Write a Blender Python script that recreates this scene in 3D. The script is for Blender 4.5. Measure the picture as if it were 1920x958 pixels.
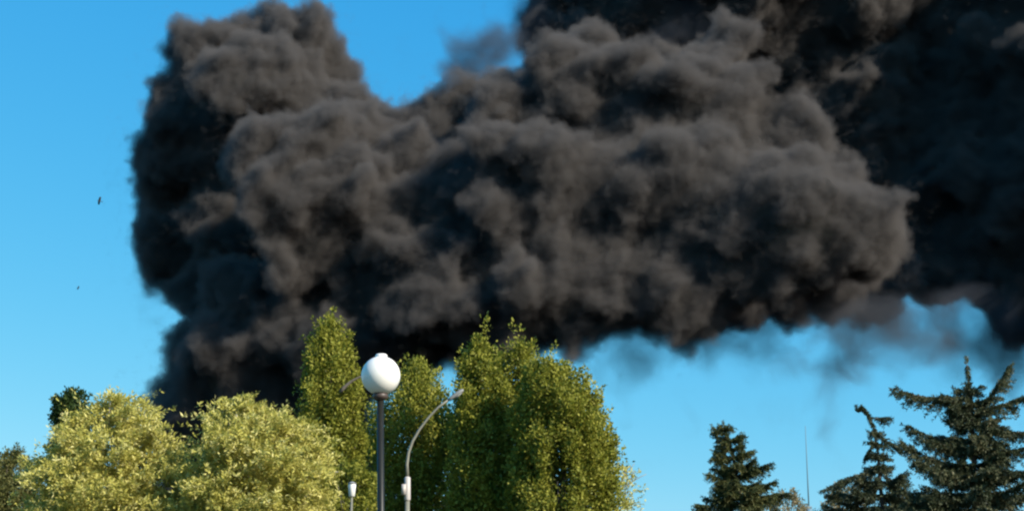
import bpy, bmesh, math, random
import numpy as np
from mathutils import Vector, Matrix

# ------------------------------------------------------------------ clear
for o in list(bpy.data.objects):
    bpy.data.objects.remove(o)
sc = bpy.context.scene
COL = sc.collection
RNG = np.random.default_rng(11)
random.seed(11)

# ------------------------------------------------------------------ camera
W0, H0, F = 1920.0, 958.0, 2638.0          # photograph size and focal length in its pixels
PITCH = math.radians(15.7)
EYE = 1.6
cam_d = bpy.data.cameras.new('camera')
cam_d.sensor_width = 36.0
cam_d.lens = 36.0 * F / W0
cam_d.clip_start = 0.1
cam_d.clip_end = 20000
cam = bpy.data.objects.new('camera', cam_d)
cam.location = (0, 0, EYE)
cam.rotation_euler = (math.pi / 2 + PITCH, 0, 0)
COL.objects.link(cam)
sc.camera = cam

# ------------------------------------------------------------------ sky
SUN_EL, SUN_AZ = math.radians(31), math.radians(55)   # azimuth measured from straight behind the camera towards its right
sun_dir = Vector((math.sin(SUN_AZ) * math.cos(SUN_EL), -math.cos(SUN_AZ) * math.cos(SUN_EL), math.sin(SUN_EL)))
world = bpy.data.worlds.new('World')
sc.world = world
world.use_nodes = True
wn, wl = world.node_tree.nodes, world.node_tree.links
wn.clear()
sky = wn.new('ShaderNodeTexSky')
sky.sky_type = 'NISHITA'
sky.sun_disc = False
sky.sun_elevation = SUN_EL
sky.sun_rotation = math.atan2(sun_dir.x, sun_dir.y)
sky.altitude = 200
sky.air_density = 1.0
sky.dust_density = 0.3
sky.ozone_density = 2.0
# the camera's strong colour rendering of the whole sky: one power and gain per channel, the same in every direction
sep = wn.new('ShaderNodeSeparateColor')
cmb = wn.new('ShaderNodeCombineColor')
wl.new(sky.outputs[0], sep.inputs[0])
for k, (gain, power) in enumerate(((0.25, 1.5), (1.70, 0.60), (3.95, 0.25))):
    pw = wn.new('ShaderNodeMath'); pw.operation = 'POWER'; pw.inputs[1].default_value = power
    ml = wn.new('ShaderNodeMath'); ml.operation = 'MULTIPLY'; ml.inputs[1].default_value = gain
    wl.new(sep.outputs[k], pw.inputs[0]); wl.new(pw.outputs[0], ml.inputs[0]); wl.new(ml.outputs[0], cmb.inputs[k])
bgd = wn.new('ShaderNodeBackground')
bgd.inputs['Strength'].default_value = 0.1
wo = wn.new('ShaderNodeOutputWorld')
wl.new(cmb.outputs[0], bgd.inputs['Color'])
wl.new(bgd.outputs[0], wo.inputs['Surface'])

# ------------------------------------------------------------------ sun
sd = bpy.data.lights.new('sun', 'SUN')
sd.energy = 5.0
sd.angle = math.radians(0.5)
sd.color = (1.0, 0.93, 0.82)
so = bpy.data.objects.new('sun', sd)
so.rotation_euler = sun_dir.to_track_quat('Z', 'Y').to_euler()
so.location = (20, -20, 40)
COL.objects.link(so)

# ------------------------------------------------------------------ exposure and sampling
sc.view_settings.view_transform = 'Standard'
sc.view_settings.look = 'None'
sc.view_settings.exposure = 0.585
sc.view_settings.gamma = 1.0
sc.cycles.volume_bounces = 0
sc.cycles.volume_step_rate = 2.0
sc.cycles.max_bounces = 5
sc.cycles.diffuse_bounces = 2
sc.cycles.transparent_max_bounces = 8
sc.cycles.use_denoising = True
sc.cycles.filter_width = 2.3


# ------------------------------------------------------------------ helpers
def at(px, py, Y):
    """the point seen at pixel (px, py) of the photograph at the depth Y in metres in front of the camera"""
    u, v = (px - W0 / 2) / F, (H0 / 2 - py) / F
    d = Vector((u, math.cos(PITCH) - v * math.sin(PITCH), math.sin(PITCH) + v * math.cos(PITCH)))
    t = Y / d.y
    return Vector((d.x * t, Y, EYE + d.z * t))


def mpp(px, py, Y):
    """metres per photograph pixel at that point"""
    return (at(px + 1, py, Y) - at(px, py, Y)).length


def tag(o, label=None, cat=None, group=None, kind=None):
    if label: o['label'] = label
    if cat: o['category'] = cat
    if group: o['group'] = group
    if kind: o['kind'] = kind
    return o


def empty(name, loc=(0, 0, 0)):
    o = bpy.data.objects.new(name, None)
    o.location = loc
    o.empty_display_size = 0.3
    COL.objects.link(o)
    return o


def link_mesh(name, me, mat=None, parent=None):
    o = bpy.data.objects.new(name, me)
    if mat is not None:
        me.materials.clear()
        me.materials.append(mat)
    COL.objects.link(o)
    if parent is not None:
        o.parent = parent
        o.matrix_parent_inverse = parent.matrix_basis.inverted()
    return o


def new_mat(name):
    m = bpy.data.materials.new(name)
    m.use_nodes = True
    m.node_tree.nodes.clear()
    return m, m.node_tree.nodes, m.node_tree.links


# ================================================================== SMOKE
def gn_tree(name):
    t = bpy.data.node_groups.new(name, 'GeometryNodeTree')
    t.interface.new_socket('Geometry', in_out='INPUT', socket_type='NodeSocketGeometry')
    t.interface.new_socket('Geometry', in_out='OUTPUT', socket_type='NodeSocketGeometry')
    return t, t.nodes.new('NodeGroupInput'), t.nodes.new('NodeGroupOutput')


def billow_mesh(pts, rad, voxel, warps):
    """one closed skin round all the puffs (points with radii), its surface stirred by noise"""
    me = bpy.data.meshes.new('puffs')
    me.vertices.add(len(pts))
    me.vertices.foreach_set('co', np.asarray(pts, np.float32).ravel())
    a = me.attributes.new('rad', 'FLOAT', 'POINT')
    a.data.foreach_set('value', np.asarray(rad, np.float32))
    tmp = bpy.data.objects.new('puffs', me)
    COL.objects.link(tmp)
    t, gi, go = gn_tree('billow')
    n, l = t.nodes, t.links
    na = n.new('GeometryNodeInputNamedAttribute'); na.data_type = 'FLOAT'; na.inputs['Name'].default_value = 'rad'
    mp = n.new('GeometryNodeMeshToPoints'); mp.mode = 'VERTICES'
    l.new(gi.outputs[0], mp.inputs['Mesh'])
    l.new(na.outputs[0], mp.inputs['Radius'])
    pv = n.new('GeometryNodePointsToVolume'); pv.resolution_mode = 'VOXEL_SIZE'
    pv.inputs['Voxel Size'].default_value = voxel
    pv.inputs['Density'].default_value = 1.0
    l.new(mp.outputs[0], pv.inputs['Points'])
    l.new(na.outputs[0], pv.inputs['Radius'])
    vm = n.new('GeometryNodeVolumeToMesh'); vm.resolution_mode = 'GRID'
    vm.inputs['Threshold'].default_value = 0.1
    l.new(pv.outputs[0], vm.inputs['Volume'])
    g = vm.outputs[0]
    # soften the creases between neighbouring puffs a little
    pos = n.new('GeometryNodeInputPosition')
    bl = n.new('GeometryNodeBlurAttribute'); bl.data_type = 'FLOAT_VECTOR'; bl.inputs['Iterations'].default_value = 2
    l.new(pos.outputs[0], [s for s in bl.inputs if s.type == 'VECTOR' and s.enabled][0])
    sp = n.new('GeometryNodeSetPosition')
    l.new(g, sp.inputs['Geometry']); l.new([s for s in bl.outputs if s.enabled][0], sp.inputs['Position'])
    g = sp.outputs[0]
    for scale, amp, det in warps:
        p2 = n.new('GeometryNodeInputPosition')
        nz = n.new('ShaderNodeTexNoise'); nz.inputs['Scale'].default_value = scale; nz.inputs['Detail'].default_value = det
        l.new(p2.outputs[0], nz.inputs['Vector'])
        sb = n.new('ShaderNodeVectorMath'); sb.operation = 'SUBTRACT'; sb.inputs[1].default_value = (.5, .5, .5)
        l.new(nz.outputs['Color'], sb.inputs[0])
        sm = n.new('ShaderNodeVectorMath'); sm.operation = 'SCALE'; sm.inputs['Scale'].default_value = amp * 2
        l.new(sb.outputs[0], sm.inputs[0])
        s2 = n.new('GeometryNodeSetPosition')
        l.new(g, s2.inputs['Geometry']); l.new(sm.outputs[0], s2.inputs['Offset'])
        g = s2.outputs[0]
    ss = n.new('GeometryNodeSetShadeSmooth'); l.new(g, ss.inputs[0])
    l.new(ss.outputs[0], go.inputs[0])
    md = tmp.modifiers.new('gn', 'NODES'); md.node_group = t
    dg = bpy.context.evaluated_depsgraph_get()
    out = bpy.data.meshes.new_from_object(tmp.evaluated_get(dg))
    bpy.data.objects.remove(tmp); bpy.data.meshes.remove(me)
    return out


def fractal(seeds, levels=((22, .22, .5), (12, .22, .52), (6, .3, .55)), rmin=1.0, rng=RNG):
    """puffs on puffs on puffs: seeds are (x, y, z, r)"""
    S = np.asarray(seeds, float)
    pts, rad = [S[:, :3]], [S[:, 3]]
    lvl, big = S, S
    for n, lo, hi in levels:
        c = np.repeat(lvl, n, axis=0)
        d = rng.normal(size=(len(c), 3)); d /= np.linalg.norm(d, axis=1)[:, None]
        d[:, 1] = np.where(d[:, 1] > .45, -d[:, 1], d[:, 1])          # hardly any on the far side
        r = c[:, 3] * rng.uniform(lo, hi, len(c)) * rng.choice([.7, 1, 1.2], len(c))
        p = c[:, :3] + d * (c[:, 3] * rng.uniform(.8, .98, len(c)))[:, None]
        keep = r > rmin
        p, r = p[keep], r[keep]
        ok = np.ones(len(p), bool)                                    # drop what is buried in a larger one
        for s in big:
            near = np.abs(p[:, 0] - s[0]) < s[3]
            dd = np.linalg.norm(p[near] - s[:3], axis=1) + r[near] * .55 > s[3] * .96
            ok[np.flatnonzero(near)[~dd]] = False
        p, r = p[ok], r[ok]
        lvl = np.column_stack([p, r])
        if len(big) < 3000: big = np.vstack([big, lvl])
        pts.append(p); rad.append(r)
    return np.vstack(pts), np.concatenate(rad)


def seeds_px(lst):
    out = []
    for (px, py, rp, Y) in lst:
        c = at(px, py, Y)
        out.append((c.x, c.y + 7 * math.sin(px * 12.9898 + py * 78.233), c.z, rp * mpp(px, py, Y)))
    return out


SOOT = (0.205, 0.187, 0.173)


def soot_surface():
    m, n, l = new_mat('soot_smoke_dense')
    o = n.new('ShaderNodeOutputMaterial')
    b = n.new('ShaderNodeBsdfDiffuse'); b.inputs['Roughness'].default_value = 1.0
    b.inputs['Color'].default_value = (0.07, 0.063, 0.058, 1)
    l.new(b.outputs[0], o.inputs['Surface'])
    return m


def soot_volume(name, dens, lo, hi, nscale, namp, albedo=SOOT, detail=4, distort=0.0):
    m, n, l = new_mat(name)
    o = n.new('ShaderNodeOutputMaterial')
    vi = n.new('ShaderNodeAttribute'); vi.attribute_name = 'density'
    tc = n.new('ShaderNodeTexCoord')
    nz = n.new('ShaderNodeTexNoise'); nz.inputs['Scale'].default_value = nscale
    nz.inputs['Detail'].default_value = detail; nz.inputs['Roughness'].default_value = .6; nz.inputs['Distortion'].default_value = distort
    l.new(tc.outputs['Object'], nz.inputs['Vector'])
    a = n.new('ShaderNodeMath'); a.operation = 'MULTIPLY_ADD'
    a.inputs[1].default_value = namp * 2; a.inputs[2].default_value = -namp
    l.new(nz.outputs['Fac'], a.inputs[0])
    s = n.new('ShaderNodeMath'); s.operation = 'ADD'
    l.new(vi.outputs['Fac'], s.inputs[0]); l.new(a.outputs[0], s.inputs[1])
    mr = n.new('ShaderNodeMapRange'); mr.interpolation_type = 'SMOOTHSTEP'
    mr.inputs['From Min'].default_value = lo; mr.inputs['From Max'].default_value = hi
    mr.inputs['To Min'].default_value = 0; mr.inputs['To Max'].default_value = dens
    l.new(s.outputs[0], mr.inputs['Value'])
    pv = n.new('ShaderNodeVolumePrincipled')
    pv.inputs['Color'].default_value = (*albedo, 1)
    pv.inputs['Anisotropy'].default_value = 0.0
    pv.inputs['Density Attribute'].default_value = ''
    l.new(mr.outputs[0], pv.inputs['Density'])
    l.new(pv.outputs[0], o.inputs['Volume'])
    return m


def volume_from(name, hull, voxel, band, mat, parent):
    """fills a closed hull with smoke that thickens inwards over `band` metres"""
    o = bpy.data.objects.new(name, hull)
    COL.objects.link(o)
    t, gi, go = gn_tree(name)
    n, l = t.nodes, t.links
    mv = n.new('GeometryNodeMeshToVolume'); mv.resolution_mode = 'VOXEL_SIZE'
    mv.inputs['Voxel Size'].default_value = voxel
    mv.inputs['Interior Band Width'].default_value = band
    mv.inputs['Density'].default_value = 1.0
    l.new(gi.outputs[0], mv.inputs['Mesh'])
    sm = n.new('GeometryNodeSetMaterial'); sm.inputs['Material'].default_value = mat
    l.new(mv.outputs[0], sm.inputs[0]); l.new(sm.outputs[0], go.inputs[0])
    md = o.modifiers.new('gn', 'NODES'); md.node_group = t
    hull.materials.append(mat)
    o.parent = parent
    o.matrix_parent_inverse = parent.matrix_basis.inverted()
    return o


# (pixel x, pixel y, radius in pixels, depth in metres): the large puffs
COLUMN = [
    (430, 112, 72, 395), (555, 78, 66, 392), (490, 72, 58, 396), (455, 66, 46, 394), (640, 285, 82, 368), (415, 615, 58, 395), (385, 645, 48, 394), (415, 80, 58, 396), (375, 110, 55, 398), (590, 110, 52, 394), (375, 150, 62, 398), (625, 140, 48, 395), (520, 170, 105, 388),
    (405, 215, 88, 392), (620, 205, 82, 380), (318, 200, 40, 405), (318, 285, 60, 410), (270, 275, 24, 412), (400, 330, 95, 420),
    (500, 290, 80, 350), (570, 300, 95, 356), (545, 390, 80, 348), (318, 385, 55, 425), (350, 470, 75, 425), (315, 515, 42, 420),
    (450, 440, 95, 415), (610, 420, 105, 352), (385, 560, 58, 412), (450, 545, 70, 358), (510, 590, 75, 368), (390, 700, 68, 385),
    (350, 750, 46, 388), (450, 690, 92, 375), (560, 630, 95, 366), (540, 740, 100, 372), (420, 800, 110, 380),
    (650, 560, 105, 362), (650, 680, 105, 366), (560, 850, 120, 375), (420, 900, 120, 382), (480, 1000, 130, 382), (450, 1120, 120, 385),
]
BANK = [
    (700, 340, 110, 372), (765, 260, 66, 380), (830, 232, 66, 376), (905, 222, 62, 374), (965, 212, 56, 372), (720, 450, 110, 362),
    (800, 390, 125, 366), (790, 560, 115, 356), (870, 480, 120, 358), (770, 630, 85, 358), (960, 330, 120, 364), (950, 560, 105, 352),
    (1000, 440, 140, 354), (1100, 115, 70, 372), (1060, 180, 70, 370), (1155, 105, 50, 372), (1213, 112, 46, 368), (1100, 250, 125, 362),
    (1200, 230, 110, 360), (1340, 112, 58, 366), (1315, 180, 62, 362), (1290, 250, 110, 356), (1400, 310, 98, 352), (1465, 270, 62, 352),
    (1200, 400, 155, 348), (1350, 420, 145, 344), (1500, 360, 84, 346), (1480, 450, 130, 340), (1600, 440, 82, 340), (1625, 475, 52, 338),
    (1560, 490, 50, 340), (1300, 535, 90, 342), (1420, 530, 62, 342), (1180, 510, 80, 345), (1070, 540, 85, 348), (1260, 540, 58, 344),
    (1020, 600, 46, 350), (870, 600, 78, 352), (1120, 570, 46, 348), (880, 660, 60, 356), (1150, 588, 46, 352), (1205, 598, 42, 356), (1060, 606, 46, 352), (1255, 600, 40, 350), (1315, 598, 36, 348),
]
PALL = [
    (1060, 15, 62, 430), (1035, 65, 52, 424), (1400, 572, 42, 380), (1480, 568, 44, 386), (1560, 560, 44, 392), (1640, 556, 44, 400), (1262, 100, 70, 424), (1255, 165, 75, 405), (1045, 110, 46, 416), (1150, -10, 95, 430), (1290, 0, 115, 432), (1400, 100, 110, 436), (1500, 60, 125, 434), (1490, 190, 115, 440),
    (1600, 130, 140, 436), (1750, 70, 130, 430), (1880, 60, 120, 425), (1600, 290, 120, 440), (1700, 250, 140, 436), (1850, 210, 130, 424),
    (1690, 390, 100, 438), (1750, 420, 110, 432), (1860, 380, 130, 424), (1745, 500, 62, 425), (1850, 495, 82, 420), (1925, 558, 72, 415),
    (1990, 450, 150, 412), (1990, 280, 150, 412), (2000, 100, 160, 412), (1780, -60, 105, 440), (1600, -80, 150, 425), (1400, -90, 150, 425),
    # the out-of-frame puffs below are unseen smoke, added to shade the visible pall
    (2130, 20, 190, 400), (2120, 220, 190, 400), (2130, 420, 190, 402), (2300, 100, 220, 392), (2320, 330, 210, 392),
    (1800, -290, 170, 412), (1580, -260, 190, 412), (2550, 0, 260, 380),
    (1350, -230, 140, 425), (2600, 320, 240, 382), (1235, 45, 85, 428),
    (1330, 565, 62, 395), (1440, 540, 58, 400), (1540, 515, 60, 405), (1640, 510, 58, 412), (1200, 535, 55, 392),
]
soot = soot_surface()
plume = empty('smoke', (at(450, 1120, 385).x, 385, 0))
tag(plume, 'thick black and grey smoke billowing up and drifting across the blue sky', 'smoke', kind='stuff')
WARPS = ((.022, 9.0, 1), (.06, 3.6, 2), (.2, 1.1, 2))
allp, allr = [], []
for nm, lst in (('rising_column', COLUMN), ('drifting_bank', BANK), ('upper_pall', PALL)):
    sx = seeds_px(lst)
    p, r = fractal([q for q, l_ in zip(sx, lst) if l_[0] < 2060 and l_[1] > -150], rng=np.random.default_rng(31))
    far = [q for q, l_ in zip(sx, lst) if not (l_[0] < 2060 and l_[1] > -150)]
    if far:
        p2, r2 = fractal(far, levels=((14, .3, .6),), rng=np.random.default_rng(32))
        p, r = np.vstack([p, p2]), np.concatenate([r, r2])
    big = r > 5.5
    core = billow_mesh(p[big], r[big] - 3.6, 1.3, WARPS)
    link_mesh(nm, core, soot, plume)
    allp.append(p); allr.append(r)
    print(nm, len(p), len(core.polygons))
hull = billow_mesh(np.vstack(allp), np.concatenate(allr) + 1.2, .85, WARPS)
print('hull', len(hull.polygons))
volume_from('smoke_veil', hull, .85, 4.5, soot_volume('soot_smoke_veil', .6, .12, 1.0, .32, .6, detail=4), plume)
WISPS = [
    (1010, 640, 38, 352), (1090, 640, 42, 350), (1180, 635, 50, 348), (1260, 635, 50, 346), (1330, 635, 50, 344), (1420, 615, 55, 350), (1520, 610, 58, 360),
    (1610, 610, 60, 370), (1700, 600, 60, 380), (1770, 590, 60, 390), (1840, 640, 60, 405), (1900, 650, 70, 410), (1640, 660, 50, 372), (1180, 750, 30, 350),
    (1200, 790, 26, 350), (1570, 690, 45, 368), (1530, 740, 38, 366), (1130, 690, 40, 350), (1720, 680, 55, 385), (1480, 660, 45, 358), (1230, 690, 34, 348),
    (1330, 690, 34, 348), (1420, 680, 36, 352), (1800, 700, 50, 395), (1160, 720, 30, 350), (1540, 790, 30, 366),
    (880, 95, 48, 400), (910, 120, 52, 400), (850, 115, 34, 400), (930, 85, 40, 404), (870, 140, 30, 398), (950, 110, 45, 405), (985, 60, 45, 420), (1010, 20, 45, 425),
    (690, 150, 30, 392), (665, 120, 26, 394), (285, 560, 34, 408), (275, 600, 28, 408), (265, 500, 24, 412), (262, 330, 24, 410),
    (850, 680, 40, 356), (1240, 90, 50, 400), (1290, 60, 60, 410),
]
wp, wr = fractal(seeds_px([(x, y, r * 1.35, d) for x, y, r, d in WISPS]), levels=((10, .3, .6),), rmin=1.4)
whull = billow_mesh(wp, wr, 1.6, WARPS)
volume_from('wisps', whull, 1.6, 7.0, soot_volume('soot_smoke_wisps', .15, .25, 1.6, .075, 1.25, albedo=(.12, .13, .15), detail=5, distort=.5), plume)


# ================================================================== GROUND
def ground_mat(name, c1, c2, scale, rough=.95, bump=.3):
    m, n, l = new_mat(name)
    o = n.new('ShaderNodeOutputMaterial'); b = n.new('ShaderNodeBsdfPrincipled'); b.inputs['Roughness'].default_value = rough
    tc = n.new('ShaderNodeTexCoord')
    nz = n.new('ShaderNodeTexNoise'); nz.inputs['Scale'].default_value = scale; nz.inputs['Detail'].default_value = 8
    l.new(tc.outputs['Object'], nz.inputs['Vector'])
    mx = n.new('ShaderNodeMix'); mx.data_type = 'RGBA'; mx.inputs[6].default_value = (*c1, 1); mx.inputs[7].default_value = (*c2, 1)
    l.new(nz.outputs['Fac'], mx.inputs[0]); l.new(mx.outputs[2], b.inputs['Base Color'])
    bp = n.new('ShaderNodeBump'); bp.inputs['Strength'].default_value = bump
    l.new(nz.outputs['Fac'], bp.inputs['Height']); l.new(bp.outputs[0], b.inputs['Normal'])
    l.new(b.outputs[0], o.inputs['Surface'])
    return m


def sheet(name, x0, x1, y0, y1, z, mat):
    me = bpy.data.meshes.new(name)
    me.from_pydata([(x0, y0, z), (x1, y0, z), (x1, y1, z), (x0, y1, z)], [], [(0, 1, 2, 3)])
    o = link_mesh(name, me, mat)
    o['kind'] = 'structure'
    return o


sheet('ground', -4000, 4000, -4000, 4000, 0, ground_mat('lawn', (.035, .06, .015), (.09, .1, .035), 3))
sheet('path', -200, 200, 11.5, 16.5, .004, ground_mat('asphalt_path', (.045, .045, .045), (.065, .063, .06), 30))
sheet('road', -400, 400, 34.2, 42.5, .004, ground_mat('asphalt_road', (.04, .04, .042), (.06, .058, .056), 25))


# ================================================================== SHAPE HELPERS
class MB:
    """collects tubes, lathes and boxes into one mesh"""
    def __init__(self):
        self.v, self.f = [], []

    def tube(self, pts, rad, sides=8, cap=True):
        pts = [Vector(p) for p in pts]
        b0 = len(self.v)
        up = None
        for i, p in enumerate(pts):
            d = (pts[min(i + 1, len(pts) - 1)] - pts[max(i - 1, 0)]).normalized()
            if up is None:
                up = d.orthogonal().normalized()
            up = (up - d * up.dot(d)).normalized()
            sd_ = d.cross(up)
            for k in range(sides):
                a = 2 * math.pi * k / sides
                self.v.append(p + (up * math.cos(a) + sd_ * math.sin(a)) * rad[i])
        for i in range(len(pts) - 1):
            for k in range(sides):
                a, b = b0 + i * sides + k, b0 + i * sides + (k + 1) % sides
                self.f.append((a, b, b + sides, a + sides))
        if cap:
            self.f.append(tuple(b0 + k for k in reversed(range(sides))))
            self.f.append(tuple(b0 + (len(pts) - 1) * sides + k for k in range(sides)))
        return self

    def lathe(self, c, prof, sides=32, axis=None):
        """profile of (radius, height) pairs turned round the vertical (or a given axis) at c"""
        c = Vector(c)
        ax = Vector(axis).normalized() if axis is not None else Vector((0, 0, 1))
        u = ax.orthogonal().normalized(); w = ax.cross(u)
        b0 = len(self.v)
        for r, h in prof:
            for k in range(sides):
                a = 2 * math.pi * k / sides
                self.v.append(c + ax * h + (u * math.cos(a) + w * math.sin(a)) * max(r, 1e-4))
        for i in range(len(prof) - 1):
            for k in range(sides):
                a, b = b0 + i * sides + k, b0 + i * sides + (k + 1) % sides
                self.f.append((a, b, b + sides, a + sides))
        self.f.append(tuple(b0 + k for k in reversed(range(sides))))
        self.f.append(tuple(b0 + (len(prof) - 1) * sides + k for k in range(sides)))
        return self

    def box(self, lo, hi):
        b0 = len(self.v)
        for z in (lo[2], hi[2]):
            for x, y in ((lo[0], lo[1]), (hi[0], lo[1]), (hi[0], hi[1]), (lo[0], hi[1])):
                self.v.append(Vector((x, y, z)))
        for q in ((3, 2, 1, 0), (4, 5, 6, 7), (0, 1, 5, 4), (1, 2, 6, 5), (2, 3, 7, 6), (3, 0, 4, 7)):
            self.f.append(tuple(b0 + i for i in q))
        return self

    def build(self, name, mat, parent=None, smooth=True):
        me = bpy.data.meshes.new(name)
        me.from_pydata([tuple(p) for p in self.v], [], self.f)
        if smooth:
            me.polygons.foreach_set('use_smooth', [True] * len(me.polygons))
        me.update()
        return link_mesh(name, me, mat, parent)


def unit(a):
    return a / np.maximum(np.linalg.norm(a, axis=-1, keepdims=True), 1e-9)


def leaf_mesh(name, base, axis, length, width, tint, mat, parent, rng=RNG, flat=None):
    """many small leaf blades, each a folded four-cornered face of its own"""
    N = len(base)
    axis = unit(axis)
    nr = unit(np.cross(axis, rng.normal(size=(N, 3))))
    if flat is not None:
        nr = unit(nr + flat)
    sidev = unit(np.cross(nr, axis))
    L, Wd = np.asarray(length)[:, None], np.asarray(width)[:, None]
    tip = base + axis * L
    mid = base + axis * L * .45 - nr * Wd * .18
    v = np.stack([base, mid + sidev * Wd * .5, tip, mid - sidev * Wd * .5], 1).reshape(-1, 3)
    me = bpy.data.meshes.new(name)
    me.vertices.add(4 * N); me.vertices.foreach_set('co', v.astype(np.float32).ravel())
    me.loops.add(4 * N); me.loops.foreach_set('vertex_index', np.arange(4 * N, dtype=np.int32))
    me.polygons.add(N); me.polygons.foreach_set('loop_start', np.arange(0, 4 * N, 4, dtype=np.int32))
    a = me.attributes.new('tint', 'FLOAT', 'FACE'); a.data.foreach_set('value', np.asarray(tint, np.float32))
    me.update(calc_edges=True)
    return link_mesh(name, me, mat, parent)


def leaf_mat(name, c0, c1, c2, transl=.35, rough=.6):
    """leaf colour runs c0 > c1 > c2 with each leaf's own tint"""
    m, n, l = new_mat(name)
    o = n.new('ShaderNodeOutputMaterial')
    at_ = n.new('ShaderNodeAttribute'); at_.attribute_name = 'tint'
    cr = n.new('ShaderNodeValToRGB')
    cr.color_ramp.elements[0].color = (*c0, 1); cr.color_ramp.elements[1].color = (*c2, 1)
    e = cr.color_ramp.elements.new(.5); e.color = (*c1, 1)
    l.new(at_.outputs['Fac'], cr.inputs[0])
    b = n.new('ShaderNodeBsdfPrincipled'); b.inputs['Roughness'].default_value = rough
    b.inputs['Specular IOR Level'].default_value = .25
    t = n.new('ShaderNodeBsdfTranslucent')
    mx = n.new('ShaderNodeMixShader'); mx.inputs[0].default_value = transl
    l.new(cr.outputs[0], b.inputs['Base Color']); l.new(cr.outputs[0], t.inputs['Color'])
    l.new(b.outputs[0], mx.inputs[1]); l.new(t.outputs[0], mx.inputs[2]); l.new(mx.outputs[0], o.inputs['Surface'])
    return m


def bark_mat(name, c1, c2):
    m, n, l = new_mat(name)
    o = n.new('ShaderNodeOutputMaterial'); b = n.new('ShaderNodeBsdfPrincipled'); b.inputs['Roughness'].default_value = .9
    tc = n.new('ShaderNodeTexCoord'); mp = n.new('ShaderNodeMapping'); mp.inputs['Scale'].default_value = (9, 9, 1.6)
    nz = n.new('ShaderNodeTexNoise'); nz.inputs['Scale'].default_value = 2; nz.inputs['Detail'].default_value = 6
    l.new(tc.outputs['Object'], mp.inputs[0]); l.new(mp.outputs[0], nz.inputs['Vector'])
    mx = n.new('ShaderNodeMix'); mx.data_type = 'RGBA'; mx.inputs[6].default_value = (*c1, 1); mx.inputs[7].default_value = (*c2, 1)
    l.new(nz.outputs['Fac'], mx.inputs[0]); l.new(mx.outputs[2], b.inputs['Base Color'])
    bp = n.new('ShaderNodeBump'); bp.inputs['Strength'].default_value = .6; l.new(nz.outputs['Fac'], bp.inputs['Height']); l.new(bp.outputs[0], b.inputs['Normal'])
    l.new(b.outputs[0], o.inputs['Surface'])
    return m


BARK = bark_mat('bark_grey_brown', (.05, .04, .03), (.16, .135, .11))
BARK_PALE = bark_mat('bark_pale', (.16, .14, .12), (.36, .33, .29))
BARK_SPRUCE = bark_mat('bark_spruce', (.07, .05, .045), (.2, .155, .14))
L_POPLAR = leaf_mat('poplar_leaf', (.05, .07, .01), (.23, .235, .026), (.42, .39, .07))
L_WILLOW = leaf_mat('pale_willow_leaf', (.2, .19, .026), (.52, .475, .105), (.71, .64, .27), .3)
L_OLIVE = leaf_mat('olive_leaf', (.05, .06, .016), (.13, .13, .035), (.24, .22, .08), .3)
L_DARK = leaf_mat('dark_leaf', (.012, .03, .008), (.03, .06, .012), (.06, .085, .02), .25)
L_SPRUCE = leaf_mat('spruce_needle', (.024, .034, .012), (.078, .09, .026), (.25, .225, .08), .15)
L_SPRUCE_BLUE = leaf_mat('blue_spruce_needle', (.024, .034, .017), (.07, .082, .036), (.25, .22, .115), .15)
L_DRY = leaf_mat('dry_shrub_leaf', (.14, .1, .04), (.3, .24, .11), (.42, .36, .24), .3)


def bez(a, b, c, n):
    a, b, c = Vector(a), Vector(b), Vector(c)
    return [a * (1 - t) ** 2 + b * 2 * t * (1 - t) + c * t * t for t in [i / (n - 1) for i in range(n)]]


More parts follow.
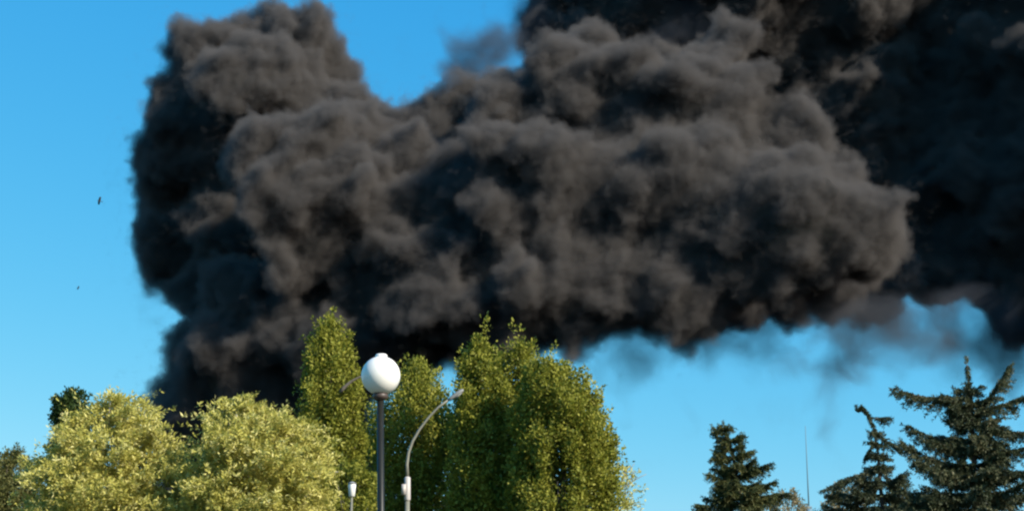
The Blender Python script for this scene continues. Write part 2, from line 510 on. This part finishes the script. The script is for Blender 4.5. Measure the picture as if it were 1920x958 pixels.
def broad_tree(name, label, cat, Y, axis_x, prof, mat, bark, shoots, per_shoot, shoot_len, rise, leaf, lw, group=None, jit=.22, lean=.0,
               clump=.72, curl=.0, lump=.16, ragged=.03, gz=.6, squash=1.0, limbs=14, bare=(), seed=0, gaps=.24, trunk_r=.2, inner=.45):
    """prof: (pixel row, half width in pixels) from the tip down: the crown's outline as seen; round in plan"""
    rng = np.random.default_rng(100 + seed)
    base = at(axis_x, 1100, Y); base.z = 0
    root = empty(name, base)
    tag(root, label, cat, group)
    zs, rs, xs = [], [], []
    for row in prof:
        py, hw = row[0], row[1]
        dx = row[2] if len(row) > 2 else 0
        p = at(axis_x + dx, py, Y)
        zs.append(p.z); rs.append(hw * mpp(axis_x, py, Y)); xs.append(p.x)
    zs, rs, xs = np.array(zs[::-1]), np.array(rs[::-1]), np.array(xs[::-1])
    ztop, zlow = zs[-1], zs[0]
    R = lambda z: np.interp(z, zs, rs)
    X = lambda z: np.interp(z, zs, xs)
    # trunk and limbs
    mb = MB()
    n = 9
    tz = np.linspace(0, zlow + (ztop - zlow) * .93, n)
    mb.tube([(X(z) + rng.normal() * .03, Y + rng.normal() * .03, z) for z in tz], [max(.012, trunk_r * (1 - z / (tz[-1] * 1.03))) for z in tz], 9)
    for k in range(limbs):
        z0 = zlow * .75 + (ztop - zlow * .75) * (k + .5) / limbs * .8
        a = rng.uniform(0, 2 * math.pi)
        ze = min(z0 + (ztop - zlow) * (.12 + .2 * rise), ztop - .3)
        rr = R(ze) * rng.uniform(.6, .9)
        s = Vector((X(z0), Y, z0)); e = Vector((X(ze) + math.cos(a) * rr, Y + math.sin(a) * rr * squash, ze))
        mid = s.lerp(e, .5) + Vector((math.cos(a) * rr * .25, math.sin(a) * rr * .25, -.15))
        r0 = trunk_r * .42 * (1 - .7 * k / limbs)
        mb.tube(bez(s, mid, e, 6), np.linspace(r0, .012, 6), 6)
    for (x0, y0, x1, y1, x2, y2, r0, dy) in bare:
        mb.tube(bez(at(x0, y0, Y + dy), at(x1, y1, Y + dy), at(x2, y2, Y + dy), 7), np.linspace(r0, r0 * .35, 7), 6)
    mb.build('trunk', bark, root)
    # shoots in clumps
    nc = max(6, int(shoots * clump / 4))
    def sample(nn):
        grid = np.linspace(zlow, ztop, 200)
        w = R(grid) ** 1.2 + .02; w /= w.sum()
        z = rng.choice(grid, nn, p=w) + rng.uniform(-.5, .5, nn) * (ztop - zlow) / 200
        a = rng.uniform(0, 2 * math.pi, nn)
        q = np.where(rng.uniform(size=nn) < inner, rng.uniform(.2, .9, nn), rng.uniform(.78, 1.0, nn))
        return z, a, q
    z, a, q = sample(nc)
    idx = rng.integers(0, nc, shoots)
    free = rng.uniform(size=shoots) > clump
    zf, af, qf = sample(shoots)
    z = np.where(free, zf, z[idx] + rng.normal(0, .35, shoots) * shoot_len)
    rz = np.maximum(R(np.clip(z, zlow, ztop)), .05)
    a = np.where(free, af, a[idx] + rng.normal(0, .4, shoots) * np.minimum(shoot_len / rz, 1.5))
    q = np.where(free, qf, np.clip(q[idx] + rng.normal(0, .07, shoots), .1, 1.0))
    keep = np.sin(a * 5 + z * gz + seed) * np.sin(a * 3 - z * gz * .7 + seed * 2) < 1 - gaps * 2
    z, a, q = z[keep], a[keep], q[keep]
    rz = np.maximum(R(np.clip(z, zlow, ztop)), .05)
    S = len(z)
    sl = shoot_len * rng.uniform(.55, 1.25, S)
    z = np.minimum(z, ztop - sl * .35 * rise)
    out = np.column_stack([np.cos(a), np.sin(a) * squash, np.zeros(S)])
    rz = rz * (1 + lump * (.6 * np.sin(3 * a + z * 5.2 / (shoot_len + .6) + seed) + .5 * np.sin(5 * a - z * 7.1 / (shoot_len + .6) + seed * 3)))
    P0 = np.column_stack([X(np.clip(z, zlow, ztop)), np.full(S, Y), z]) + out * (rz * q)[:, None]
    D = unit(out * (1 - rise) + np.array([0, 0, rise]) + rng.normal(0, .28, (S, 3)))
    stray = rng.uniform(size=S) < ragged                                # long loose sprays that break the outline
    D = np.where(stray[:, None], unit(D + np.array([0, 0, .5])), D)
    sl = np.where(stray, sl * 1.3, sl)
    P0 = P0 - D * (sl * np.where(stray, .35, .6))[:, None]
    bend = rng.normal(0, curl, (S, 3)) + np.array([0, 0, -curl * .8])
    t = rng.uniform(0, 1, (S, per_shoot))
    C = P0[:, None] + D[:, None] * (sl[:, None] * t)[..., None] + bend[:, None] * (t ** 2 * sl[:, None])[..., None]
    spread = (jit * (1.05 - .75 * t))[..., None] * shoot_len
    off = rng.normal(size=(S, per_shoot, 3)) * spread * .55
    C = C + off
    ax = unit(off) * .8 + D[:, None] * .7 + rng.normal(0, .45, (S, per_shoot, 3))
    tint = np.clip(rng.normal(.5, .12, (S, 1)) + rng.normal(0, .16, (S, per_shoot)) + (t - .5) * .12, 0, 1)
    n_ = S * per_shoot
    ln = leaf * rng.uniform(.65, 1.3, n_)
    leaf_mesh('crown', C.reshape(-1, 3), ax.reshape(-1, 3), ln, ln * lw * rng.uniform(.8, 1.2, n_), tint.ravel(), mat, root, rng)
    return root


POPLARS = 'poplars in front of the smoke'
broad_tree('poplar_tree', 'tall narrow green poplar standing behind the white globe of the lamp post', 'tree', 58, 620,
           [(600, 3), (612, 16), (645, 34), (700, 50), (760, 56), (850, 60), (958, 62), (1060, 62), (1120, 40)], L_POPLAR, BARK, 950, 60, 1.4, .88, .15, .6,
           POPLARS, seed=1, bare=[(638, 735, 655, 712, 684, 703, .09, -1.3)])
broad_tree('poplar_tree', 'lower green poplar behind the curved street light, between the taller ones', 'tree', 64, 778,
           [(678, 4), (696, 30), (735, 72), (800, 92), (958, 98), (1060, 95), (1120, 60)], L_POPLAR, BARK, 1200, 60, 1.4, .88, .15, .6, POPLARS, gaps=.1, inner=.6, seed=2)
broad_tree('poplar_tree', 'poplar with a single pointed tip just right of the curved street light head', 'tree', 59, 903,
           [(630, 3), (644, 11), (660, 24), (700, 38), (760, 50), (850, 56), (958, 58), (1060, 58), (1120, 36)], L_POPLAR, BARK, 900, 60, 1.4, .9, .15, .6, POPLARS, seed=3)
broad_tree('poplar_tree', 'poplar with a blunt twin tip in the middle of the dense green clump', 'tree', 61, 970,
           [(642, 10), (656, 26), (680, 36), (730, 50), (800, 58), (958, 62), (1060, 60), (1120, 40)], L_POPLAR, BARK, 900, 60, 1.4, .9, .15, .6, POPLARS, seed=4)
broad_tree('poplar_tree', 'broad dome-shaped dense green poplar at the sky end of the clump', 'tree', 57, 1058,
           [(682, 14, -34), (700, 44, -28), (725, 62, -18), (765, 76, -10), (805, 84, -6), (850, 92, -4), (900, 94, -4), (1000, 94, -4), (1080, 92), (1130, 60)], L_POPLAR, BARK, 2100, 60, 1.2, .85, .14, .6,
           POPLARS, seed=5, trunk_r=.35, inner=.3)

WILLOWS = 'pale yellow-green trees along the bottom'
broad_tree('willow_tree', 'pale yellow-green fluffy tree with a rounded top in front of the dark evergreen', 'tree', 35, 215,
           [(738, 30, 10), (754, 44, 20), (790, 80, 6), (840, 118, -8), (900, 150), (958, 155), (1040, 150), (1100, 110)], L_WILLOW, BARK_PALE, 3400, 36, .42, .4, .112, .32,
           WILLOWS, seed=11, curl=.4, jit=.15, clump=.8, lump=.28, limbs=20, trunk_r=.16, gaps=.1)
broad_tree('willow_tree', 'pale yellow-green fluffy tree with a lumpy top beside the tall narrow poplar', 'tree', 34, 470,
           [(748, 18, -25), (770, 56, -12), (802, 96, 16), (845, 120, 8), (900, 134), (958, 136), (1040, 132), (1100, 100)], L_WILLOW, BARK_PALE, 3300, 36, .42, .4, .112, .32,
           WILLOWS, seed=12, curl=.4, jit=.15, clump=.8, lump=.3, limbs=20, trunk_r=.16, gaps=.14, gz=2.4, ragged=.1, bare=[(560, 930, 590, 870, 606, 843, .05, 1.2), (560, 950, 600, 880, 640, 884, .04, 1.4)])
broad_tree('willow_tree', 'dull olive tree cut off by the lower left corner', 'tree', 39, 10,
           [(846, 8, 15), (862, 34, 8), (890, 58), (940, 76), (1000, 80), (1080, 60)], L_OLIVE, BARK, 1200, 34, .5, .4, .1, .4, seed=13, curl=.3, clump=.65, gaps=.1)
broad_tree('evergreen_tree', 'small dark green evergreen showing behind the pale tree on the left', 'tree', 50, 134,
           [(736, 8, 16), (750, 30, 4), (775, 40), (800, 34), (860, 36), (958, 38), (1080, 36)], L_DARK, BARK, 520, 60, .7, .8, .12, .5, seed=14, trunk_r=.14, ragged=.0, gaps=.05)
broad_tree('shrub', 'pale feathery shrub sticking out from behind the domed poplar', 'shrub', 62, 1158,
           [(868, 6, 10), (882, 28, 14), (910, 36, 8), (960, 44), (1040, 46), (1100, 40)], L_WILLOW, BARK_PALE, 110, 26, .9, .4, .16, .4, seed=15, curl=.3, clump=.3, limbs=18,
           bare=[(1150, 930, 1175, 905, 1212, 888, .035, 0), (1155, 920, 1172, 890, 1190, 868, .03, 0)], trunk_r=.08)
broad_tree('shrub', 'light green leafy bush in the gap beneath the white globe lamp', 'shrub', 44, 655,
           [(868, 12, -10), (885, 36), (920, 48), (980, 52), (1060, 46)], L_POPLAR, BARK, 330, 40, .6, .55, .12, .5, seed=16, trunk_r=.07)
broad_tree('shrub', 'straw-coloured shrub at the foot of the smallest spruce', 'shrub', 55, 1478,
           [(914, 8), (930, 28), (970, 34), (1040, 38), (1090, 34)], L_DRY, BARK_PALE, 240, 30, .5, .5, .11, .45, seed=17, curl=.2, trunk_r=.05)
broad_tree('shrub', 'straw-coloured shrub under the long low branch of the bent spruce', 'shrub', 52, 1580,
           [(908, 10, 12), (924, 40, 6), (970, 50), (1040, 54), (1090, 46)], L_DRY, BARK_PALE, 420, 30, .5, .5, .11, .45, seed=18, curl=.2, trunk_r=.06)


# ------------------------------------------------------------------ spruces
def spruce(name, label, Y, spine, width, mat, seed, explicit=(), dens=1.0, skip_above=None, group=None):
    """spine: pixels from the tip down; width: (row, half width px); explicit: branches (x0,y0,x1,y1,sag px,depth)"""
    rng = np.random.default_rng(500 + seed)
    sp = [at(x, y, Y) for x, y in spine]
    base = Vector((sp[-1].x, Y, 0))
    root = empty(name, base)
    tag(root, label, 'tree', group)
    sp = sp + [base]
    zs = np.array([p.z for p in sp])[::-1]; xs = np.array([p.x for p in sp])[::-1]
    ztop = zs[-1]
    X = lambda z: np.interp(z, zs, xs)
    wz = np.array([at(spine[0][0], y, Y).z for y, w in width])[::-1]; wr = np.array([w * mpp(spine[0][0], y, Y) for y, w in width])[::-1]
    R = lambda z: np.interp(z, wz, wr)
    mb = MB()
    mb.tube([tuple(p) for p in sp[::-1]], [max(.012, .017 * (ztop - p.z) + .012) for p in sp[::-1]], 8)
    bran = []
    z = ztop - .12
    while z > .6:
        n = 5 if z > ztop - 1 else 7
        if skip_above is None or z < at(spine[0][0], skip_above, Y).z:
            a0 = rng.uniform(0, 6.28)
            for k in range(n):
                a = a0 + 6.28 * k / n + rng.normal(0, .25)
                L = R(z) * rng.uniform(.6, 1.1)
                if L < .05: continue
                up = np.interp(ztop - z, [0, 1, 3, 7], [.7, .25, -.02, -.25]) + rng.normal(0, .08)
                s = Vector((X(z), Y, z)); e = s + Vector((math.cos(a), math.sin(a), up)) * L
                m = s.lerp(e, .55) + Vector((0, 0, -L * .14))
                bran.append((s, m, e, L))
        z -= rng.uniform(.2, .34)
    for (x0, y0, x1, y1, sag, dy) in explicit:
        s = at(x0, y0, Y); e = at(x1, y1, Y + dy)
        m = s.lerp(e, .55) + Vector((0, 0, -sag * mpp(x0, y0, Y)))
        bran.append((s, m, e, (e - s).length))
    B, A, LN, T = [], [], [], []
    def brush(p0, p1, n, nl, t0):
        """needles round the twig p0 > p1"""
        d = np.array(p1 - p0); ln = np.linalg.norm(d); d = d / max(ln, 1e-6)
        t = rng.uniform(0, 1.05, n)
        o = unit(np.cross(rng.normal(size=(n, 3)), d))
        B.append(np.array(p0) + d * (t * ln)[:, None]); A.append(o * .9 + d * .75); LN.append(nl * rng.uniform(.7, 1.2, n)); T.append(np.clip(t0 + rng.normal(0, .13, n), 0, 1))
    for s, m, e, L in bran:
        pts = bez(s, m, e, 8)
        mb.tube(pts, np.linspace(.008 + .011 * L, .005, 8), 5, cap=False)
        nt = int(max(6, L / .024) * dens)
        tone = rng.normal(.42, .12)
        for k in range(nt):
            u = rng.uniform(.08, 1.0)
            i = min(int(u * 7), 6); p = pts[i].lerp(pts[i + 1], u * 7 - i)
            d = (pts[i + 1] - pts[i]).normalized()
            sd_ = d.cross(Vector((0, 0, 1))).normalized() * (1 if rng.uniform() < .5 else -1)
            tl = (.13 + .32 * L ** .6 * (1.1 - u)) * rng.uniform(.6, 1.3)
            q = p + (d * .75 + sd_ * rng.uniform(.1, .9) + Vector((0, 0, rng.uniform(-.95, .05)))).normalized() * tl
            brush(p, q, int(12 + tl * 80), .066, tone + rng.normal(0, .1))
        for i in range(7):
            brush(pts[i], pts[i + 1], int(16 + L * 14), .06, tone)
    for i in range(len(sp) - 2):
        brush(sp[i], sp[i + 1], 260 if i < 3 else 120, .11, .45)
    brush(sp[0], sp[0] + Vector((0, 0, .16)), 60, .08, .5)
    mb.build('trunk', BARK_SPRUCE, root)
    B, A, LN, T = np.vstack(B), np.vstack(A), np.concatenate(LN), np.concatenate(T)
    leaf_mesh('crown', B, A, LN, np.full(len(LN), .019), T, mat, root, rng)
    return len(LN)


SPRUCES = 'spruces at the lower right'
n1 = spruce('spruce_tree', 'smallest spruce, bushy and short, standing alone against the sky', 40, [(1356, 800), (1368, 830), (1378, 870), (1386, 920), (1392, 958), (1398, 1050)],
       [(800, 7), (815, 20), (850, 36), (868, 48), (880, 34), (905, 54), (930, 68), (958, 82), (1100, 120)], L_SPRUCE, 1,
       [(1360, 815, 1340, 803, 2, 0), (1372, 830, 1392, 818, 2, -.2), (1376, 858, 1408, 845, 3, -.3), (1378, 860, 1338, 858, 4, -.2), (1382, 885, 1446, 868, 6, -.3),
        (1384, 905, 1330, 890, 6, -.4), (1388, 920, 1450, 903, 6, -.3), (1390, 935, 1474, 925, 6, -.2), (1388, 945, 1306, 946, 6, -.4)], dens=1.6, group=SPRUCES)
n2 = spruce('spruce_tree', 'thin spruce with its bare tip nodding over, between the other two spruces', 36, [(1606, 772), (1616, 764), (1628, 778), (1640, 808), (1646, 850), (1650, 900), (1655, 958), (1658, 1060)],
       [(764, 6), (800, 8), (850, 15), (890, 28), (910, 62), (935, 105), (958, 120), (1100, 170)], L_SPRUCE_BLUE, 2,
       [(1632, 783, 1667, 783, 2, 0), (1642, 815, 1686, 842, -4, 0), (1640, 830, 1622, 858, -2, 0), (1646, 880, 1546, 918, -8, -.2), (1650, 890, 1690, 905, 2, -.3), (1648, 870, 1612, 896, -3, -.3),
        (1650, 900, 1720, 935, -2, -.5), (1652, 915, 1590, 930, 2, -.5)], dens=1.3, skip_above=800, group=SPRUCES)
n3 = spruce('spruce_tree', 'largest spruce with wide sweeping open branches, cut off by the frame', 30, [(1813, 684), (1818, 730), (1822, 780), (1824, 840), (1828, 900), (1830, 958), (1834, 1060)],
       [(684, 4), (740, 28), (800, 48), (880, 72), (915, 110), (958, 150), (1100, 220)], L_SPRUCE_BLUE, 3,
       [(1820, 748, 1680, 730, 16, -.2), (1820, 745, 1765, 742, 4, -.3), (1822, 765, 1790, 790, -4, -.3), (1822, 790, 1892, 690, 4, -.3), (1824, 770, 1930, 740, 8, -.3), (1824, 830, 1702, 800, 16, .1),
        (1824, 838, 1740, 826, 8, -.4), (1826, 880, 1690, 828, 22, -.3), (1826, 885, 1720, 866, 14, -.6), (1826, 892, 1750, 880, 10, -.8), (1828, 930, 1700, 940, 4, -.5), (1828, 925, 1745, 930, 8, -.8),
        (1824, 800, 1940, 810, 8, -.3), (1826, 850, 1950, 830, 12, -.3), (1826, 880, 1940, 880, 12, -.5), (1828, 930, 1950, 920, 12, -.5), (1822, 790, 1880, 800, 6, -.6), (1826, 870, 1890, 880, 8, -.8)],
       dens=1.7, skip_above=735, group=SPRUCES)
print('needles', n1, n2, n3)


# ================================================================== LAMPS
def plain_mat(name, col, rough=.5, metal=0.0, spec=.5, vary=.15, scale=6):
    m, n, l = new_mat(name)
    o = n.new('ShaderNodeOutputMaterial'); b = n.new('ShaderNodeBsdfPrincipled')
    b.inputs['Roughness'].default_value = rough; b.inputs['Metallic'].default_value = metal; b.inputs['Specular IOR Level'].default_value = spec
    tc = n.new('ShaderNodeTexCoord')
    nz = n.new('ShaderNodeTexNoise'); nz.inputs['Scale'].default_value = scale; nz.inputs['Detail'].default_value = 6
    l.new(tc.outputs['Object'], nz.inputs['Vector'])
    mx = n.new('ShaderNodeMix'); mx.data_type = 'RGBA'
    mx.inputs[6].default_value = (*[c * (1 - vary) for c in col], 1); mx.inputs[7].default_value = (*[min(1, c * (1 + vary)) for c in col], 1)
    l.new(nz.outputs['Fac'], mx.inputs[0]); l.new(mx.outputs[2], b.inputs['Base Color'])
    l.new(b.outputs[0], o.inputs['Surface'])
    return m


OPAL = plain_mat('opal_globe', (.8, .765, .7), .3, vary=.05, scale=14)
DARK_METAL = plain_mat('dark_painted_steel', (.014, .014, .011), .42, spec=.3, vary=.3)
COLLAR = plain_mat('dark_brown_collar', (.06, .04, .032), .5)
GALV = plain_mat('galvanised_steel', (.18, .172, .13), .6, 0.0, vary=.25)
WHITE = plain_mat('white_paint', (.45, .4, .36), .5, vary=.06)
GREY = plain_mat('grey_plastic', (.2, .2, .19), .5)
MAST = plain_mat('hazed_mast', (.13, .22, .27), .9)  # blue-grey of the distance haze is put into the mast's colour

YL = 14.8
gc = at(714, 704, YL); gr = 36.5 * mpp(714, 704, YL)
foot = Vector((at(722, 958, YL).x + .05, YL, 0))
lamp = empty('lamp_post', foot)
tag(lamp, 'lamp post with a large white globe on a dark round pole', 'lamp post')
neck = gc - Vector((0, 0, gr * 1.02))
ax = (neck - foot).normalized()
mb = MB(); mb.tube([foot, foot + ax * 1.0, foot + ax * 2.2, neck], [.046, .042, .039, .036], 20); mb.build('pole', DARK_METAL, lamp)
mb = MB(); mb.lathe(foot, [(.14, .004), (.14, .03), (.1, .05), (.085, .34), (.07, .37), (.058, .4)], 24); mb.build('base', DARK_METAL, lamp)
mb = MB(); mb.lathe(neck - Vector((0, 0, .035)), [(.045, -.02), (.075, .0), (.082, .015), (.082, .04), (.075, .05)], 28); mb.build('collar', COLLAR, lamp)
prof = [(gr * math.sin(math.radians(t)), -gr * math.cos(math.radians(t))) for t in range(22, 176, 7)]
mb = MB(); mb.lathe(gc, prof, 40); gl = mb.build('globe', OPAL, lamp)
mb = MB(); mb.lathe(gc + Vector((0, 0, gr * .965)), [(.062, -.02), (.064, .018), (.055, .03), (.02, .034)], 24); mb.build('cap', OPAL, gl)

YS = 36.0
b0 = at(766, 958, YS); sfoot = Vector((b0.x + .03, YS, 0))
st = empty('street_light', sfoot)
tag(st, 'slender grey street light with its arm curving over to the right', 'street light')
j1, j0 = at(764, 893, YS), at(764, 937, YS)
mb = MB(); mb.tube([sfoot, sfoot.lerp(j0, .5), j0], [.09, .07, .058], 14); mb.build('pole', GALV, st)
mb = MB(); mb.tube([j0 - Vector((0, 0, .02)), j0 + Vector((0, 0, .02)), j1 - Vector((0, 0, .03)), j1], [.065, .078, .078, .046], 14)
bx_ = at(757, 918, YS); mb.box((bx_.x - .05, YS - .09, bx_.z - .12), (bx_.x + .06, YS + .07, bx_.z + .14)); mb.build('junction_sleeve', WHITE, st)
path_px = [(764, 895), (763, 870), (766, 848), (774, 826), (787, 804), (803, 783), (822, 763), (845, 746)]
mb = MB(); mb.tube([at(x, y, YS) for x, y in path_px], np.linspace(.044, .026, len(path_px)), 12); mb.build('arm', GALV, st)
h0, h1 = at(840, 750, YS), at(869, 730, YS)
mb = MB(); mb.tube([h0, h0.lerp(h1, .2), h0.lerp(h1, .6), h0.lerp(h1, .9), h1], [.03, .048, .06, .05, .02], 12); hd = mb.build('lamp_head', GREY, st)
dn = Vector((.015, 0, -.035))
mb = MB(); mb.tube([h0.lerp(h1, .35) + dn, h0.lerp(h1, .6) + dn * 1.25, h0.lerp(h1, .85) + dn], [.02, .04, .02], 10); mb.build('lens', GREY, hd)

YP = 42.0
c = at(660, 918, YP); pf = Vector((c.x, YP, 0))
pl = empty('post_lantern', pf)
tag(pl, 'small white lantern on a thin post low among the bushes below the globe', 'lamp post')
mb = MB(); mb.tube([pf, c - Vector((0, 0, .18))], [.045, .035], 10); mb.build('post', GALV, pl)
mb = MB(); mb.lathe(c, [(.05, -.2), (.09, -.18), (.115, .14), (.11, .17)], 18); ln_ = mb.build('lantern', OPAL, pl)
mb = MB(); mb.lathe(c, [(.13, .175), (.12, .2), (.03, .25)], 18); mb.build('lantern_cap', GREY, ln_)

YM = 160.0
m0, m1 = at(1517, 958, YM), at(1510, 798, YM)
mfoot = Vector((m0.x + .3, YM, 0))
ms = empty('mast', mfoot)
tag(ms, 'thin faint mast rising against the sky between two spruces', 'mast')
j = at(1516.5, 948, YM)
mb = MB(); mb.tube([mfoot, j], [.42, .36], 10); mb.build('mast_base', MAST, ms)
mb = MB(); mb.tube([j - Vector((0, 0, .3)), j.lerp(m1, .5), m1], [.085, .06, .035], 8); mb.build('pole', MAST, ms)

# ================================================================== BIRDS
FEATHER = plain_mat('dark_feathers', (.03, .035, .04), .8)


def bird(label, px, py, Y, span, heading, bank):
    c = at(px, py, Y)
    mb = MB()
    L = span * .42
    mb.tube([(-L * .55, 0, 0), (-L * .3, 0, 0), (0, 0, 0), (L * .3, 0, .01), (L * .42, 0, .02), (L * .52, 0, .015)],
            [.006, L * .09, L * .13, L * .09, L * .075, .004], 8)
    for s in (-1, 1):
        b0 = len(mb.v)
        rows = [(0, .02, .1, -.14), (.25, .11, .1, -.12), (.5, .07, .05, -.12)]
        for y, z, f, b in rows:
            for dz in (.006, -.006):
                mb.v.append(Vector((f * span, s * y * span, z * span + dz))); mb.v.append(Vector((b * span, s * y * span, z * span + dz)))
        for i in range(2):
            a = b0 + i * 4
            mb.f += [(a, a + 1, a + 5, a + 4), (a + 2, a + 6, a + 7, a + 3), (a, a + 4, a + 6, a + 2), (a + 1, a + 3, a + 7, a + 5)]
        a = b0 + 8
        mb.f.append((a, a + 1, a + 3, a + 2))
    b0 = len(mb.v)
    for dz in (.004, -.004):
        mb.v += [Vector((-L * .45, -L * .05, dz)), Vector((-L * .45, L * .05, dz)), Vector((-L * .85, L * .14, dz)), Vector((-L * .85, -L * .14, dz))]
    mb.f += [(b0, b0 + 1, b0 + 2, b0 + 3), (b0 + 7, b0 + 6, b0 + 5, b0 + 4), (b0 + 2, b0 + 6, b0 + 7, b0 + 3), (b0, b0 + 3, b0 + 7, b0 + 4), (b0 + 1, b0 + 5, b0 + 6, b0 + 2)]
    o = mb.build('bird', FEATHER)
    o.location = c
    o.rotation_euler = (bank, math.radians(-8), heading)
    tag(o, label, 'bird', 'birds in the sky beside the smoke')


bird('larger dark bird in the sky beside the smoke column, the upper of the two', 186, 377, 90, .62, math.radians(200), .7)
bird('tiny dark speck of a bird, the lower of the two beside the smoke', 147, 540, 110, .42, math.radians(35), -.5)
